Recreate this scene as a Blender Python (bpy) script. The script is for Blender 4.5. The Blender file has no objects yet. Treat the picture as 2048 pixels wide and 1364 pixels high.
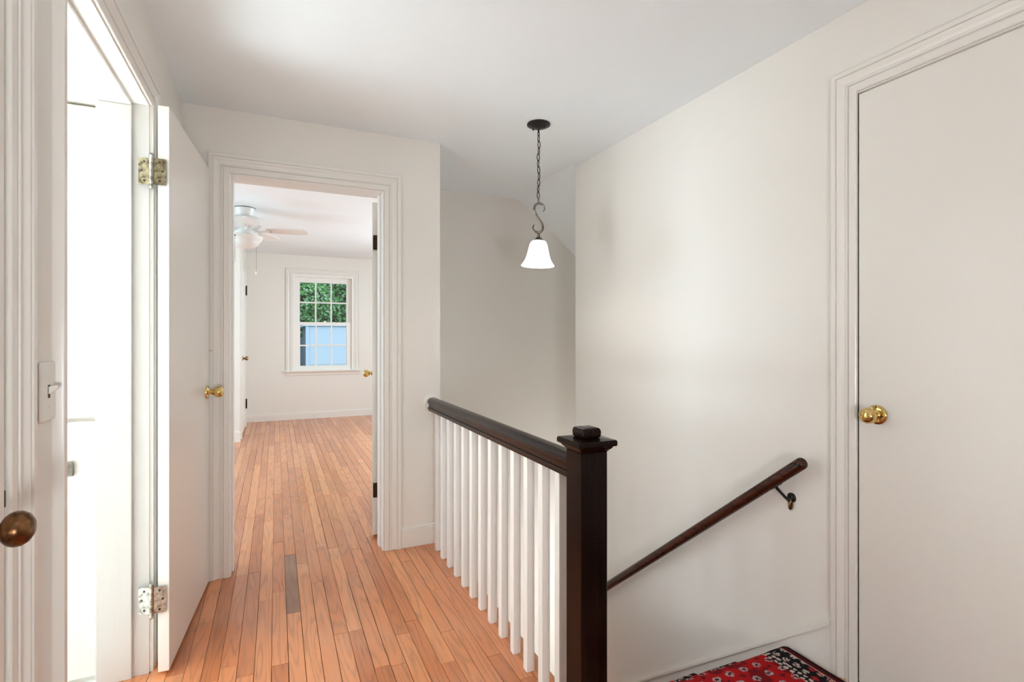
import bpy, bmesh, math, random
from mathutils import Vector, Matrix
random.seed(7)
SC = bpy.context.scene
COL = SC.collection
PI = math.pi

# ------------------------------------------------------------------ camera, sky, lamps, exposure
cam_data = bpy.data.cameras.new('camera')
cam_data.sensor_width = 36.0
cam_data.lens = 36.0 * 1037.5 / 2048.0
cam_data.shift_y = -(682.0 - 673.9) / 2048.0
cam_data.clip_start = 0.02
cam = bpy.data.objects.new('camera', cam_data)
COL.objects.link(cam)
cam.location = (0, 0, 1.22)
cam.rotation_euler = (PI / 2, 0, -math.radians(24.4755))
SC.camera = cam

world = bpy.data.worlds.new('sky')
SC.world = world
world.use_nodes = True
wbg = world.node_tree.nodes['Background']
wbg.inputs[0].default_value = (0.80, 0.90, 1.0, 1)
wbg.inputs[1].default_value = 1.7

vs = SC.view_settings
vs.view_transform = 'Standard'
vs.look = 'None'
vs.gamma = 1.0
vs.use_curve_mapping = False
vs.exposure = 0.05
SC.cycles.max_bounces = 12
SC.cycles.diffuse_bounces = 8
SC.cycles.glossy_bounces = 4
SC.cycles.caustics_reflective = False
SC.cycles.caustics_refractive = False


def area(name, loc, look, sx, sy, power, color):
    d = bpy.data.lights.new(name, 'AREA')
    d.shape = 'RECTANGLE'
    d.size, d.size_y = sx, sy
    d.energy = power
    d.color = color
    o = bpy.data.objects.new(name, d)
    o.location = loc
    v = Vector(look) - Vector(loc)
    o.rotation_euler = v.to_track_quat('-Z', 'Y').to_euler()
    COL.objects.link(o)
    return o


# daylight of the left and far rooms, then two added fill lamps
LIGHTS = {
    'left_room_daylight': area('left_room_daylight', (-5.25, 1.15, 1.15), (0.8, 2.1, 0.7), 1.3, 1.5, 55, (0.97, 0.97, 0.97)),
    'far_room_daylight': area('far_room_daylight', (2.62, 5.9, 1.45), (-0.5, 5.6, 1.0), 1.2, 1.4, 66, (0.69, 0.91, 1.0)),
    'far_room_second': area('far_room_second', (-2.45, 4.9, 1.45), (0.5, 4.6, 1.0), 1.0, 1.4, 66, (0.62, 0.88, 1.0)),
    'ceiling_bounce_fill': area('ceiling_bounce_fill', (0.1, -1.1, 0.9), (0.50, 1.6, 2.4), 0.5, 0.5, 24.5, (0.93, 0.98, 1.0)),  # added fill behind the camera, aimed up to brighten the hall ceiling
    'stairwell_fill': area('stairwell_fill', (3.1, 3.48, -1.0), (1.2, 3.65, -1.5), 0.7, 1.2, 24, (0.93, 0.985, 1.0)),  # added unseen lamp that brightens the stairwell from below
}
# spot lamp added in the left room, standing for sunshine on its floor
sd = bpy.data.lights.new('left_room_sun_stand_in', 'SPOT')
sd.energy = 12800
sd.color = (0.83, 0.945, 1.0)
sd.spot_size = math.radians(32)
sd.spot_blend = 0.35
sd.shadow_soft_size = 0.04
sb = bpy.data.objects.new('left_room_sun_stand_in', sd)
sb.location = (-5.0, 0.85, 2.25)
sb.rotation_euler = (Vector((-2.95, 1.35, 0.0)) - Vector(sb.location)).to_track_quat('-Z', 'Y').to_euler()
COL.objects.link(sb)
LIGHTS['left_room_sun_stand_in'] = sb



# ------------------------------------------------------------------ materials
def new_mat(name):
    m = bpy.data.materials.new(name)
    m.use_nodes = True
    nt = m.node_tree
    return m, nt, nt.nodes['Principled BSDF']


def N(nt, t, **kw):
    n = nt.nodes.new(t)
    for k, v in kw.items():
        if k.startswith('i_'):
            n.inputs[k[2:].replace('_', ' ')].default_value = v
        else:
            setattr(n, k, v)
    return n


def ramp(nt, stops, interp='LINEAR'):
    r = nt.nodes.new('ShaderNodeValToRGB')
    r.color_ramp.interpolation = interp
    el = r.color_ramp.elements
    while len(el) < len(stops):
        el.new(0.5)
    for e, (p, c) in zip(el, stops):
        e.position = p
        e.color = (*c, 1) if len(c) == 3 else c
    return r


def mixc(nt, a, b, f, mode='MIX'):
    n = nt.nodes.new('ShaderNodeMix')
    n.data_type = 'RGBA'
    n.blend_type = mode
    for sock, v in ((n.inputs[6], a), (n.inputs[7], b), (n.inputs[0], f)):
        if hasattr(v, 'links') or hasattr(v, 'is_output'):
            nt.links.new(v, sock)
        elif isinstance(v, (int, float)):
            sock.default_value = v
        else:
            sock.default_value = (*v, 1)
    return n.outputs[2]


def mathn(nt, op, a, b=None, c=None):
    n = nt.nodes.new('ShaderNodeMath')
    n.operation = op
    for i, v in enumerate((a, b, c)):
        if v is None:
            continue
        if isinstance(v, (int, float)):
            n.inputs[i].default_value = v
        else:
            nt.links.new(v, n.inputs[i])
    return n.outputs[0]


def paint(name, col, rough, bump=0.02, scale=180, coat=0.0, streak=0.0, spec=0.5):
    m, nt, p = new_mat(name)
    tc = N(nt, 'ShaderNodeNewGeometry')
    n1 = N(nt, 'ShaderNodeTexNoise')
    n1.inputs['Scale'].default_value = 2.2
    n1.inputs['Detail'].default_value = 3
    nt.links.new(tc.outputs['Position'], n1.inputs['Vector'])
    dark = tuple(c * 0.972 for c in col)
    c = mixc(nt, col, dark, n1.outputs['Fac'])
    nt.links.new(c, p.inputs['Base Color'])
    mp = N(nt, 'ShaderNodeMapping')
    mp.inputs['Scale'].default_value = (1, 1, 1 - streak)
    nt.links.new(tc.outputs['Position'], mp.inputs['Vector'])
    n2 = N(nt, 'ShaderNodeTexNoise')
    n2.inputs['Scale'].default_value = scale
    n2.inputs['Detail'].default_value = 2
    nt.links.new(mp.outputs['Vector'], n2.inputs['Vector'])
    if bump > 0.015:
        b = N(nt, 'ShaderNodeBump')
        b.inputs['Strength'].default_value = bump
        b.inputs['Distance'].default_value = 0.01
        nt.links.new(n2.outputs['Fac'], b.inputs['Height'])
        nt.links.new(b.outputs['Normal'], p.inputs['Normal'])
    p.inputs['Roughness'].default_value = rough
    p.inputs['Specular IOR Level'].default_value = spec
    p.inputs['Coat Weight'].default_value = coat
    return m


M = {}
M['wall'] = paint('wall_paint', (0.815, 0.785, 0.74), 0.42, 0.0, 120)
M['ceiling'] = paint('ceiling_paint', (0.845, 0.885, 0.915), 0.75, 0.0, 90)
M['trim'] = paint('trim_paint', (0.82, 0.795, 0.755), 0.28, 0.014, 60, streak=0.93)
M['white'] = paint('white_paint', (0.885, 0.875, 0.85), 0.3, 0.014, 60, streak=0.93)
M['door'] = paint('door_paint', (0.815, 0.785, 0.74), 0.3, 0.012, 60, streak=0.95)
M['cupboard'] = paint('cream_paint', (0.72, 0.685, 0.635), 0.35, 0.0, 60)
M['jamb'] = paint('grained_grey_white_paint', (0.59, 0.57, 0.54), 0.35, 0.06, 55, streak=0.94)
M['plastic'] = paint('white_plastic', (0.82, 0.80, 0.755), 0.3, 0.0, 60)
M['fanwhite'] = paint('fan_enamel', (0.76, 0.74, 0.72), 0.35, 0.0, 60)


def wood_floor(name='oak_floor', dark=False):
    m, nt, p = new_mat(name)
    tc = N(nt, 'ShaderNodeTexCoord')
    oi = N(nt, 'ShaderNodeObjectInfo')
    off = N(nt, 'ShaderNodeVectorMath', operation='SCALE')
    cmb = N(nt, 'ShaderNodeCombineXYZ')
    nt.links.new(oi.outputs['Random'], cmb.inputs[0])
    nt.links.new(oi.outputs['Random'], cmb.inputs[1])
    nt.links.new(oi.outputs['Random'], cmb.inputs[2])
    nt.links.new(cmb.outputs[0], off.inputs[0])
    off.inputs['Scale'].default_value = 91.0
    add = N(nt, 'ShaderNodeVectorMath', operation='ADD')
    nt.links.new(tc.outputs['Object'], add.inputs[0])
    nt.links.new(off.outputs[0], add.inputs[1])

    def noise(scl, detail=2, rough=0.5):
        mp = N(nt, 'ShaderNodeMapping')
        mp.inputs['Scale'].default_value = scl
        nt.links.new(add.outputs[0], mp.inputs['Vector'])
        n = N(nt, 'ShaderNodeTexNoise')
        n.inputs['Scale'].default_value = 1
        n.inputs['Detail'].default_value = detail
        n.inputs['Roughness'].default_value = rough
        nt.links.new(mp.outputs['Vector'], n.inputs['Vector'])
        return n.outputs['Fac']

    big = noise((13, 1.1, 5), 1.5)
    rings = mathn(nt, 'SINE', mathn(nt, 'MULTIPLY', big, 62.0))
    rings = mathn(nt, 'MULTIPLY_ADD', rings, 0.5, 0.5)
    rings = mathn(nt, 'POWER', rings, 2.6)
    pores = noise((420, 9, 50), 2)
    pores = mathn(nt, 'GREATER_THAN', pores, 0.60)
    blotch = noise((9, 1.6, 3), 3)
    base = ramp(nt, [(0.0, (0.52, 0.16, 0.048)), (0.35, (0.66, 0.225, 0.080)), (0.65, (0.78, 0.31, 0.125)), (0.984, (0.60, 0.20, 0.072)), (0.985, (0.29, 0.125, 0.06)), (1.0, (0.29, 0.125, 0.06))])
    if dark:
        base.inputs['Fac'].default_value = 1.0
    else:
        nt.links.new(oi.outputs['Random'], base.inputs['Fac'])
    c = mixc(nt, base.outputs['Color'], (0.62, 0.70, 0.72), mathn(nt, 'MULTIPLY', rings, 0.55), 'MULTIPLY')
    c = mixc(nt, c, (0.55, 0.45, 0.40), mathn(nt, 'MULTIPLY', pores, mathn(nt, 'MULTIPLY_ADD', rings, 0.5, 0.15)), 'MULTIPLY')
    c = mixc(nt, c, (0.80, 0.74, 0.70), mathn(nt, 'MULTIPLY', blotch, 0.55), 'MULTIPLY')
    # scuffed, dusty traffic wear
    geo = N(nt, 'ShaderNodeNewGeometry')
    wn = N(nt, 'ShaderNodeTexNoise')
    wn.inputs['Scale'].default_value = 2.6
    wn.inputs['Detail'].default_value = 5
    nt.links.new(geo.outputs['Position'], wn.inputs['Vector'])
    wr = ramp(nt, [(0.45, (0, 0, 0)), (0.75, (1, 1, 1))])
    nt.links.new(wn.outputs['Fac'], wr.inputs['Fac'])
    c = mixc(nt, c, (0.62, 0.36, 0.25), mathn(nt, 'MULTIPLY', wr.outputs['Color'], 0.30))
    nt.links.new(c, p.inputs['Base Color'])
    rg = mathn(nt, 'MULTIPLY_ADD', wr.outputs['Color'], 0.12, 0.30)
    nt.links.new(rg, p.inputs['Roughness'])
    p.inputs['Coat Weight'].default_value = 0.45
    p.inputs['Coat Roughness'].default_value = 0.17
    b = N(nt, 'ShaderNodeBump')
    b.inputs['Strength'].default_value = 0.12
    b.inputs['Distance'].default_value = 0.002
    nt.links.new(mathn(nt, 'ADD', rings, pores), b.inputs['Height'])
    nt.links.new(b.outputs['Normal'], p.inputs['Normal'])
    return m


M['floor'] = wood_floor()
M['floor_dark'] = wood_floor('dark_oak_board', True)


def dark_wood(name, c1, c2, rough, axis, spec=0.25):
    m, nt, p = new_mat(name)
    tc = N(nt, 'ShaderNodeTexCoord')
    mp = N(nt, 'ShaderNodeMapping')
    s = [70, 70, 70]
    s[axis] = 2.5
    mp.inputs['Scale'].default_value = s
    nt.links.new(tc.outputs['Object'], mp.inputs['Vector'])
    n = N(nt, 'ShaderNodeTexNoise')
    n.inputs['Scale'].default_value = 1
    n.inputs['Detail'].default_value = 4
    nt.links.new(mp.outputs['Vector'], n.inputs['Vector'])
    r = ramp(nt, [(0.3, c1), (0.7, c2)])
    nt.links.new(n.outputs['Fac'], r.inputs['Fac'])
    nt.links.new(r.outputs['Color'], p.inputs['Base Color'])
    p.inputs['Roughness'].default_value = rough
    p.inputs['Specular IOR Level'].default_value = spec
    n2 = N(nt, 'ShaderNodeTexNoise')
    n2.inputs['Scale'].default_value = 160
    nt.links.new(tc.outputs['Object'], n2.inputs['Vector'])
    b = N(nt, 'ShaderNodeBump')
    b.inputs['Strength'].default_value = 0.12
    b.inputs['Distance'].default_value = 0.003
    nt.links.new(n2.outputs['Fac'], b.inputs['Height'])
    nt.links.new(b.outputs['Normal'], p.inputs['Normal'])
    return m


M['darkwood_y'] = dark_wood('dark_varnished_wood', (0.006, 0.003, 0.0022), (0.022, 0.008, 0.005), 0.24, 1)
M['darkwood_z'] = dark_wood('dark_varnished_post', (0.002, 0.0009, 0.0007), (0.013, 0.0038, 0.0022), 0.2, 2, 0.15)
M['redwood'] = dark_wood('red_brown_wood', (0.018, 0.004, 0.0018), (0.062, 0.014, 0.005), 0.22, 1)


def metal(name, c1, c2, rough, scale=30, met=1.0, contrast=(0.35, 0.65)):
    m, nt, p = new_mat(name)
    tc = N(nt, 'ShaderNodeTexCoord')
    n = N(nt, 'ShaderNodeTexNoise')
    n.inputs['Scale'].default_value = scale
    n.inputs['Detail'].default_value = 4
    nt.links.new(tc.outputs['Object'], n.inputs['Vector'])
    r = ramp(nt, [(contrast[0], c1), (contrast[1], c2)])
    nt.links.new(n.outputs['Fac'], r.inputs['Fac'])
    nt.links.new(r.outputs['Color'], p.inputs['Base Color'])
    p.inputs['Metallic'].default_value = met
    p.inputs['Roughness'].default_value = rough
    return m


M['brass'] = metal('polished_brass', (0.62, 0.43, 0.15), (0.72, 0.52, 0.21), 0.12)
M['oldbrass'] = metal('tarnished_brass', (0.10, 0.045, 0.022), (0.42, 0.27, 0.12), 0.25, 45)
M['hinge'] = metal('worn_hinge_metal', (0.06, 0.045, 0.026), (0.30, 0.25, 0.155), 0.42, 55)
M['knobdark'] = metal('aged_brown_brass', (0.035, 0.012, 0.006), (0.30, 0.15, 0.065), 0.28, 38, 1.0, (0.40, 0.68))
M['hinge2'] = metal('worn_nickel', (0.22, 0.20, 0.17), (0.60, 0.57, 0.51), 0.3, 60)
M['bronze'] = metal('dark_bronze_hinge', (0.02, 0.012, 0.007), (0.06, 0.035, 0.02), 0.4, 60)
M['pewter'] = metal('brushed_pewter', (0.13, 0.12, 0.105), (0.24, 0.225, 0.20), 0.28, 40)
M['black'] = metal('black_iron', (0.022, 0.021, 0.02), (0.035, 0.034, 0.032), 0.33, 40, 0.7)
M['screw'] = metal('screw_hole', (0.02, 0.014, 0.01), (0.05, 0.035, 0.02), 0.6, 40, 0.3)


def glass_pane():
    m, nt, p = new_mat('window_glass')
    nt.nodes.remove(p)
    out = nt.nodes['Material Output']
    tr = N(nt, 'ShaderNodeBsdfTransparent')
    tr.inputs[0].default_value = (0.95, 0.98, 0.98, 1)
    gl = N(nt, 'ShaderNodeBsdfGlossy')
    gl.inputs['Roughness'].default_value = 0.02
    fr = N(nt, 'ShaderNodeFresnel')
    fr.inputs[0].default_value = 1.3
    mx = N(nt, 'ShaderNodeMixShader')
    nt.links.new(fr.outputs[0], mx.inputs[0])
    nt.links.new(tr.outputs[0], mx.inputs[1])
    nt.links.new(gl.outputs[0], mx.inputs[2])
    nt.links.new(mx.outputs[0], out.inputs['Surface'])
    return m


M['glass'] = glass_pane()


def shade_glass():
    m, nt, p = new_mat('lit_opal_glass')
    tc = N(nt, 'ShaderNodeTexCoord')
    n = N(nt, 'ShaderNodeTexNoise')
    n.inputs['Scale'].default_value = 9
    n.inputs['Detail'].default_value = 3
    n.inputs['Distortion'].default_value = 1.2
    nt.links.new(tc.outputs['Object'], n.inputs['Vector'])
    r = ramp(nt, [(0.40, (0.80, 0.90, 1.0)), (0.55, (1, 1, 1))])
    nt.links.new(n.outputs['Fac'], r.inputs['Fac'])
    nt.links.new(r.outputs['Color'], p.inputs['Emission Color'])
    p.inputs['Emission Strength'].default_value = 0.95
    p.inputs['Base Color'].default_value = (0.85, 0.87, 0.9, 1)
    p.inputs['Roughness'].default_value = 0.2
    return m


M['shade'] = shade_glass()


def leaf_mat():
    m, nt, p = new_mat('ivy_leaf')
    geo = N(nt, 'ShaderNodeNewGeometry')
    r = ramp(nt, [(0.0, (0.05, 0.16, 0.03)), (0.4, (0.13, 0.36, 0.085)), (0.75, (0.26, 0.50, 0.22)), (1.0, (0.42, 0.62, 0.42))])
    nt.links.new(geo.outputs['Random Per Island'], r.inputs['Fac'])
    nt.links.new(r.outputs['Color'], p.inputs['Base Color'])
    p.inputs['Roughness'].default_value = 0.45
    return m


M['leaf'] = leaf_mat()
M['twig'] = paint('dark_twigs', (0.10, 0.085, 0.06), 0.9)  # dark brown backing, behind the leaves and under the floor strips
M['siding'] = paint('pale_blue_siding', (0.50, 0.62, 0.74), 0.7, 0.05, 40)
M['fence'] = paint('grey_blue_boards', (0.12, 0.16, 0.22), 0.8, 0.1, 40)
M['lawn'] = paint('lawn_green', (0.12, 0.22, 0.06), 0.9, 0.2, 60)


def rug_mat():
    m, nt, p = new_mat('red_persian_weave')
    uv = N(nt, 'ShaderNodeUVMap')
    sep = N(nt, 'ShaderNodeSeparateXYZ')
    nt.links.new(uv.outputs[0], sep.inputs[0])
    u, v = sep.outputs[0], sep.outputs[1]      # u: metres from the right edge, v: metres along
    L = nt.links

    def vor(scale, sx=1.0, sy=1.0, feat='F1', rnd=0.35):
        mp = N(nt, 'ShaderNodeMapping')
        mp.inputs['Scale'].default_value = (sx, sy, 1)
        L.new(uv.outputs[0], mp.inputs['Vector'])
        nz = N(nt, 'ShaderNodeTexNoise')
        nz.inputs['Scale'].default_value = 70
        L.new(mp.outputs['Vector'], nz.inputs['Vector'])
        ad = N(nt, 'ShaderNodeMixRGB')
        ad.inputs[0].default_value = 0.012
        L.new(mp.outputs['Vector'], ad.inputs[1])
        L.new(nz.outputs['Color'], ad.inputs[2])
        n = N(nt, 'ShaderNodeTexVoronoi')
        n.feature = feat
        n.inputs['Scale'].default_value = scale
        n.inputs['Randomness'].default_value = rnd
        L.new(ad.outputs[0], n.inputs['Vector'])
        return n

    red = (0.36, 0.008, 0.010)
    dred = (0.085, 0.005, 0.008)
    black = (0.010, 0.009, 0.012)
    cream = (0.50, 0.40, 0.35)
    grey = (0.36, 0.32, 0.32)
    # field: grey-cream jagged motifs on red with dark crossings
    f1 = vor(15, 1.0, 1.25, rnd=0.12)
    jn = N(nt, 'ShaderNodeTexNoise')
    jn.inputs['Scale'].default_value = 130
    jn.inputs['Detail'].default_value = 1
    L.new(uv.outputs[0], jn.inputs['Vector'])
    jag = mathn(nt, 'GREATER_THAN', jn.outputs['Fac'], 0.46)
    wob = mathn(nt, 'MULTIPLY_ADD', jn.outputs['Fac'], 0.34, -0.17)
    dist = mathn(nt, 'ADD', f1.outputs['Distance'], wob)
    mot = mathn(nt, 'LESS_THAN', dist, 0.27)
    ring = mathn(nt, 'LESS_THAN', dist, 0.12)
    big = N(nt, 'ShaderNodeTexNoise')
    big.inputs['Scale'].default_value = 9
    L.new(uv.outputs[0], big.inputs['Vector'])
    patch = mathn(nt, 'GREATER_THAN', mathn(nt, 'ADD', big.outputs['Fac'], mathn(nt, 'MULTIPLY', wob, 0.3)), 0.53)
    field = mixc(nt, red, (0.17, 0.006, 0.009), patch)
    field = mixc(nt, field, dred, mathn(nt, 'GREATER_THAN', dist, 0.60))
    field = mixc(nt, field, grey, mathn(nt, 'MULTIPLY', mot, jag))
    field = mixc(nt, field, dred, ring)
    # border: black ground with flowers, cream guard stripes
    b1 = vor(26)
    bm_ = mathn(nt, 'LESS_THAN', b1.outputs['Distance'], 0.36)
    bc = ramp(nt, [(0.0, cream), (0.40, (0.42, 0.02, 0.025)), (0.62, (0.45, 0.20, 0.15)), (0.82, cream)], 'CONSTANT')
    L.new(b1.outputs['Color'], bc.inputs['Fac'])
    bord = mixc(nt, black, bc.outputs['Color'], mathn(nt, 'MULTIPLY', bm_, jag))
    g1 = vor(48)
    gs = mixc(nt, black, cream, mathn(nt, 'MULTIPLY', mathn(nt, 'LESS_THAN', g1.outputs['Distance'], 0.42), 1.0))

    def band(a, b_):
        return mathn(nt, 'MULTIPLY', mathn(nt, 'GREATER_THAN', u, a), mathn(nt, 'LESS_THAN', u, b_))
    c = mixc(nt, field, gs, band(0.098, 0.128))
    c = mixc(nt, c, bord, band(0.032, 0.096))
    c = mixc(nt, c, dred, mathn(nt, 'LESS_THAN', u, 0.032))
    c = mixc(nt, c, cream, band(0.0300, 0.0335))
    c = mixc(nt, c, black, band(0.094, 0.098))
    c = mixc(nt, c, black, mathn(nt, 'LESS_THAN', u, 0.012))
    L.new(c, p.inputs['Base Color'])
    p.inputs['Roughness'].default_value = 0.95
    p.inputs['Specular IOR Level'].default_value = 0.1
    wn = N(nt, 'ShaderNodeTexNoise')
    wn.inputs['Scale'].default_value = 500
    L.new(uv.outputs[0], wn.inputs['Vector'])
    b = N(nt, 'ShaderNodeBump')
    b.inputs['Strength'].default_value = 0.5
    b.inputs['Distance'].default_value = 0.004
    L.new(wn.outputs['Fac'], b.inputs['Height'])
    L.new(b.outputs['Normal'], p.inputs['Normal'])
    return m


M['rug'] = rug_mat()


# ------------------------------------------------------------------ mesh builders
WL = {}                                    # world location of every object built


class MB:
    def __init__(self):
        self.v, self.f, self.uv = [], [], None

    def quad_strip(self, rings, closed=True, cap0=False, cap1=False):
        n = len(rings[0])
        b = len(self.v)
        for r in rings:
            self.v += [tuple(p) for p in r]
        for i in range(len(rings) - 1):
            for j in range(n if closed else n - 1):
                k = (j + 1) % n
                self.f.append((b + i * n + j, b + i * n + k, b + (i + 1) * n + k, b + (i + 1) * n + j))
        if cap0:
            self.f.append(tuple(b + j for j in reversed(range(n))))
        if cap1:
            o = b + (len(rings) - 1) * n
            self.f.append(tuple(o + j for j in range(n)))
        return self

    def box(self, x0, x1, y0, y1, z0, z1):
        a = [(x0, y0, z0), (x1, y0, z0), (x1, y1, z0), (x0, y1, z0)]
        b = [(x0, y0, z1), (x1, y0, z1), (x1, y1, z1), (x0, y1, z1)]
        return self.quad_strip([a, b], True, True, True)

    def obox(self, O, A, B, Cc):               # oriented box: origin corner + three edge vectors
        O, A, B, Cc = map(Vector, (O, A, B, Cc))
        r0 = [O, O + A, O + A + B, O + B]
        r1 = [p + Cc for p in r0]
        return self.quad_strip([r0, r1], True, True, True)

    def lathe(self, prof, mat=None, seg=32, cap0=True, cap1=True):   # prof: (r, z)
        mat = mat or Matrix.Identity(4)
        rings = []
        for r, z in prof:
            r = max(r, 1e-5)
            rings.append([mat @ Vector((r * math.cos(2 * PI * i / seg), r * math.sin(2 * PI * i / seg), z)) for i in range(seg)])
        return self.quad_strip(rings, True, cap0, cap1)

    def tube(self, pts, rad, seg=10, closed=False, caps=True):
        pts = [Vector(p) for p in pts]
        n = len(pts)
        rad = rad if isinstance(rad, (list, tuple)) else [rad] * n
        rings, prev = [], None
        for i, p in enumerate(pts):
            if closed:
                t = pts[(i + 1) % n] - pts[i - 1]
            else:
                t = pts[min(i + 1, n - 1)] - pts[max(i - 1, 0)]
            t.normalize()
            if prev is None:
                ref = Vector((0, 0, 1)) if abs(t.z) < 0.9 else Vector((1, 0, 0))
                a = t.cross(ref).normalized()
            else:
                a = (prev - t * prev.dot(t)).normalized()
            prev = a
            b = t.cross(a)
            rings.append([p + rad[i] * (math.cos(2 * PI * j / seg) * a + math.sin(2 * PI * j / seg) * b) for j in range(seg)])
        if closed:
            rings.append(rings[0])
            return self.quad_strip(rings, True)
        return self.quad_strip(rings, True, caps, caps)

    def build(self, name, mat, parent=None, smooth=None, bevel=0.0, seg=1, origin=None):
        me = bpy.data.meshes.new(name)
        vs_ = self.v
        if origin is None:
            lo = [min(p[i] for p in vs_) for i in range(3)]
            hi = [max(p[i] for p in vs_) for i in range(3)]
            origin = ((lo[0] + hi[0]) / 2, (lo[1] + hi[1]) / 2, lo[2])
        o = Vector(origin)
        me.from_pydata([tuple(Vector(p) - o) for p in vs_], [], self.f)
        bm = bmesh.new()
        bm.from_mesh(me)
        bmesh.ops.remove_doubles(bm, verts=bm.verts, dist=1e-6)
        bmesh.ops.recalc_face_normals(bm, faces=bm.faces)
        if bevel:
            es = [e for e in bm.edges if len(e.link_faces) == 2 and e.calc_face_angle(0) > 0.6]
            bmesh.ops.bevel(bm, geom=es, offset=bevel, segments=seg, affect='EDGES', profile=0.5, clamp_overlap=True)
        bm.to_mesh(me)
        bm.free()
        if smooth is not None:
            me.shade_smooth()
            me.set_sharp_from_angle(angle=math.radians(smooth))
        if mat:
            me.materials.append(mat)
        ob = bpy.data.objects.new(name, me)
        COL.objects.link(ob)
        place(ob, o, parent)
        return ob


def place(ob, wl, parent=None):
    wl = Vector(wl)
    if parent:
        ob.parent = parent
        ob.location = wl - WL[parent.name]
    else:
        ob.location = wl
    WL[ob.name] = wl


def tag(o, label, cat=None, group=None, kind=None):
    if label:
        o['label'] = label
    if cat:
        o['category'] = cat
    if group:
        o['group'] = group
    if kind:
        o['kind'] = kind
    return o


def empty(name, loc, label, cat, kind=None, group=None):
    o = bpy.data.objects.new(name, None)
    COL.objects.link(o)
    o.empty_display_size = 0.1
    place(o, loc)
    return tag(o, label, cat, group, kind)


def struct(name, mb, mat, label, cat, **kw):
    return tag(mb.build(name, mat, **kw), label, cat, None, 'structure')


def axis_matrix(loc, direction):
    d = Vector(direction).normalized()
    return Matrix.Translation(Vector(loc)) @ d.to_track_quat('Z', 'Y').to_matrix().to_4x4()


# ------------------------------------------------------------------ room shell
ZC, ZF, ZH = 2.375, 2.43, 2.06              # hall ceiling, far-room ceiling, door heads
XL, XR, YB = -0.42, 1.852, 3.0
D1 = (0.38, 1.150)                          # openings in the left wall (along Y)
D2 = (1.414, 2.262)
DB = (-0.213, 0.560)                        # opening in the back wall (along X)
DR = (0.385, 1.1535)                         # opening in the right wall

mb = MB()
for y0, y1, z0 in ((-1.6, D1[0], 0), (D1[1], D2[0], 0), (D2[1], YB, 0), (D1[0], D1[1], ZH), (D2[0], D2[1], ZH)):
    mb.box(XL - 0.15, XL, y0, y1, z0, ZC)
wall_left = struct('wall_left', mb, M['wall'], 'off-white hall wall on the left with two doorways', 'wall')

mb = MB()
mb.box(-3.2, DB[0], YB, YB + 0.15, 0, ZF)
mb.box(DB[1], 0.893, YB, YB + 0.15, 0, ZF)
mb.box(DB[0], DB[1], YB, YB + 0.15, ZH - 0.008, ZF)
wall_back = struct('wall_back', mb, M['wall'], 'off-white end wall of the hall around the open bedroom doorway', 'wall')

mb = MB()
mb.box(XR, XR + 0.16, DR[1], 3.028, -2.7, ZC)
mb.box(XR, XR + 0.16, -1.6, DR[0], -0.2, ZC)
mb.box(XR, XR + 0.16, DR[0], DR[1], ZH + 0.012, ZC)
mb.box(XR, XR + 0.16, DR[0], DR[1], -0.2, 0.0)
wall_right = struct('wall_right', mb, M['wall'], 'off-white wall on the right running down along the stairs', 'wall')

struct('wall_rear', MB().box(-5.6, 2.1, -1.75, -1.6, 0, ZC), M['wall'], 'wall closing the hall behind the viewpoint', 'wall')
struct('wall_stairwell_side', MB().box(0.75, 0.893, YB + 0.15, 3.945, -2.7, ZF), M['wall'], 'side wall of the stairwell beyond the corner', 'wall')
struct('wall_stairwell_end', MB().box(0.75, 3.3, 3.945, 4.06, -2.7, ZF), M['wall'], 'shaded end wall of the stairwell under the sloping ceiling', 'wall')
struct('wall_stairwell_lower', MB().box(0.82, 0.893, 1.40, YB + 0.15, -2.7, -0.21), M['wall'], 'wall of the stairwell below the balustrade', 'wall')
mb = MB().box(XR + 0.16, 3.3, 2.90, 3.028, -2.7, ZC)
mb.box(3.2, 3.3, 3.028, 3.945, -2.7, ZC)
struct('wall_stairwell_turn', mb, M['wall'], 'walls of the lower stair flight hidden round the corner', 'wall')

struct('floor_lower', MB().box(0.75, 3.3, 1.36, 4.06, -2.8, -2.7), M['wall'], 'floor of the storey below at the foot of the stairs', 'floor')
struct('wall_lower', MB().box(0.82, XR - 0.002, 1.14, 1.22, -2.7, -0.21), M['wall'], 'wall under the landing at the head of the stairs', 'wall')

# ceilings
mb = MB().box(XL - 0.15, XR + 0.16, -1.6, YB, ZC, ZC + 0.1)
mb.box(0.893, XR, YB, 3.945, ZC, ZC + 0.1)
struct('ceiling', mb, M['ceiling'], 'smooth white ceiling of the hall', 'ceiling')
prof = [(1.80, 2.375), (1.852, 2.368), (1.90, 2.348), (1.95, 2.316), (2.00, 2.278), (2.06, 2.232), (2.408, 1.935), (3.3, 1.165)]
mb = MB()
mb.quad_strip([[(x, 3.0, z) for x, z in prof], [(x, 3.96, z) for x, z in prof]], closed=False)
top = [(x, z + 0.06) for x, z in prof]
mb.quad_strip([[(x, 3.0, z) for x, z in top], [(x, 3.96, z) for x, z in top]], closed=False)
struct('ceiling_slope', mb, M['ceiling'], 'sloping plaster ceiling curving down over the stairwell', 'ceiling', smooth=40)
struct('ceiling_bedroom', MB().box(-2.7, 2.95, YB + 0.15, 8.45, ZF, ZF + 0.1), M['ceiling'], 'white ceiling of the far bedroom', 'ceiling')
struct('ceiling_left', MB().box(-5.6, XL - 0.15, -1.6, 2.45, ZC, ZC + 0.1), M['ceiling'], 'white ceiling of the room on the left', 'ceiling')

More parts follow.
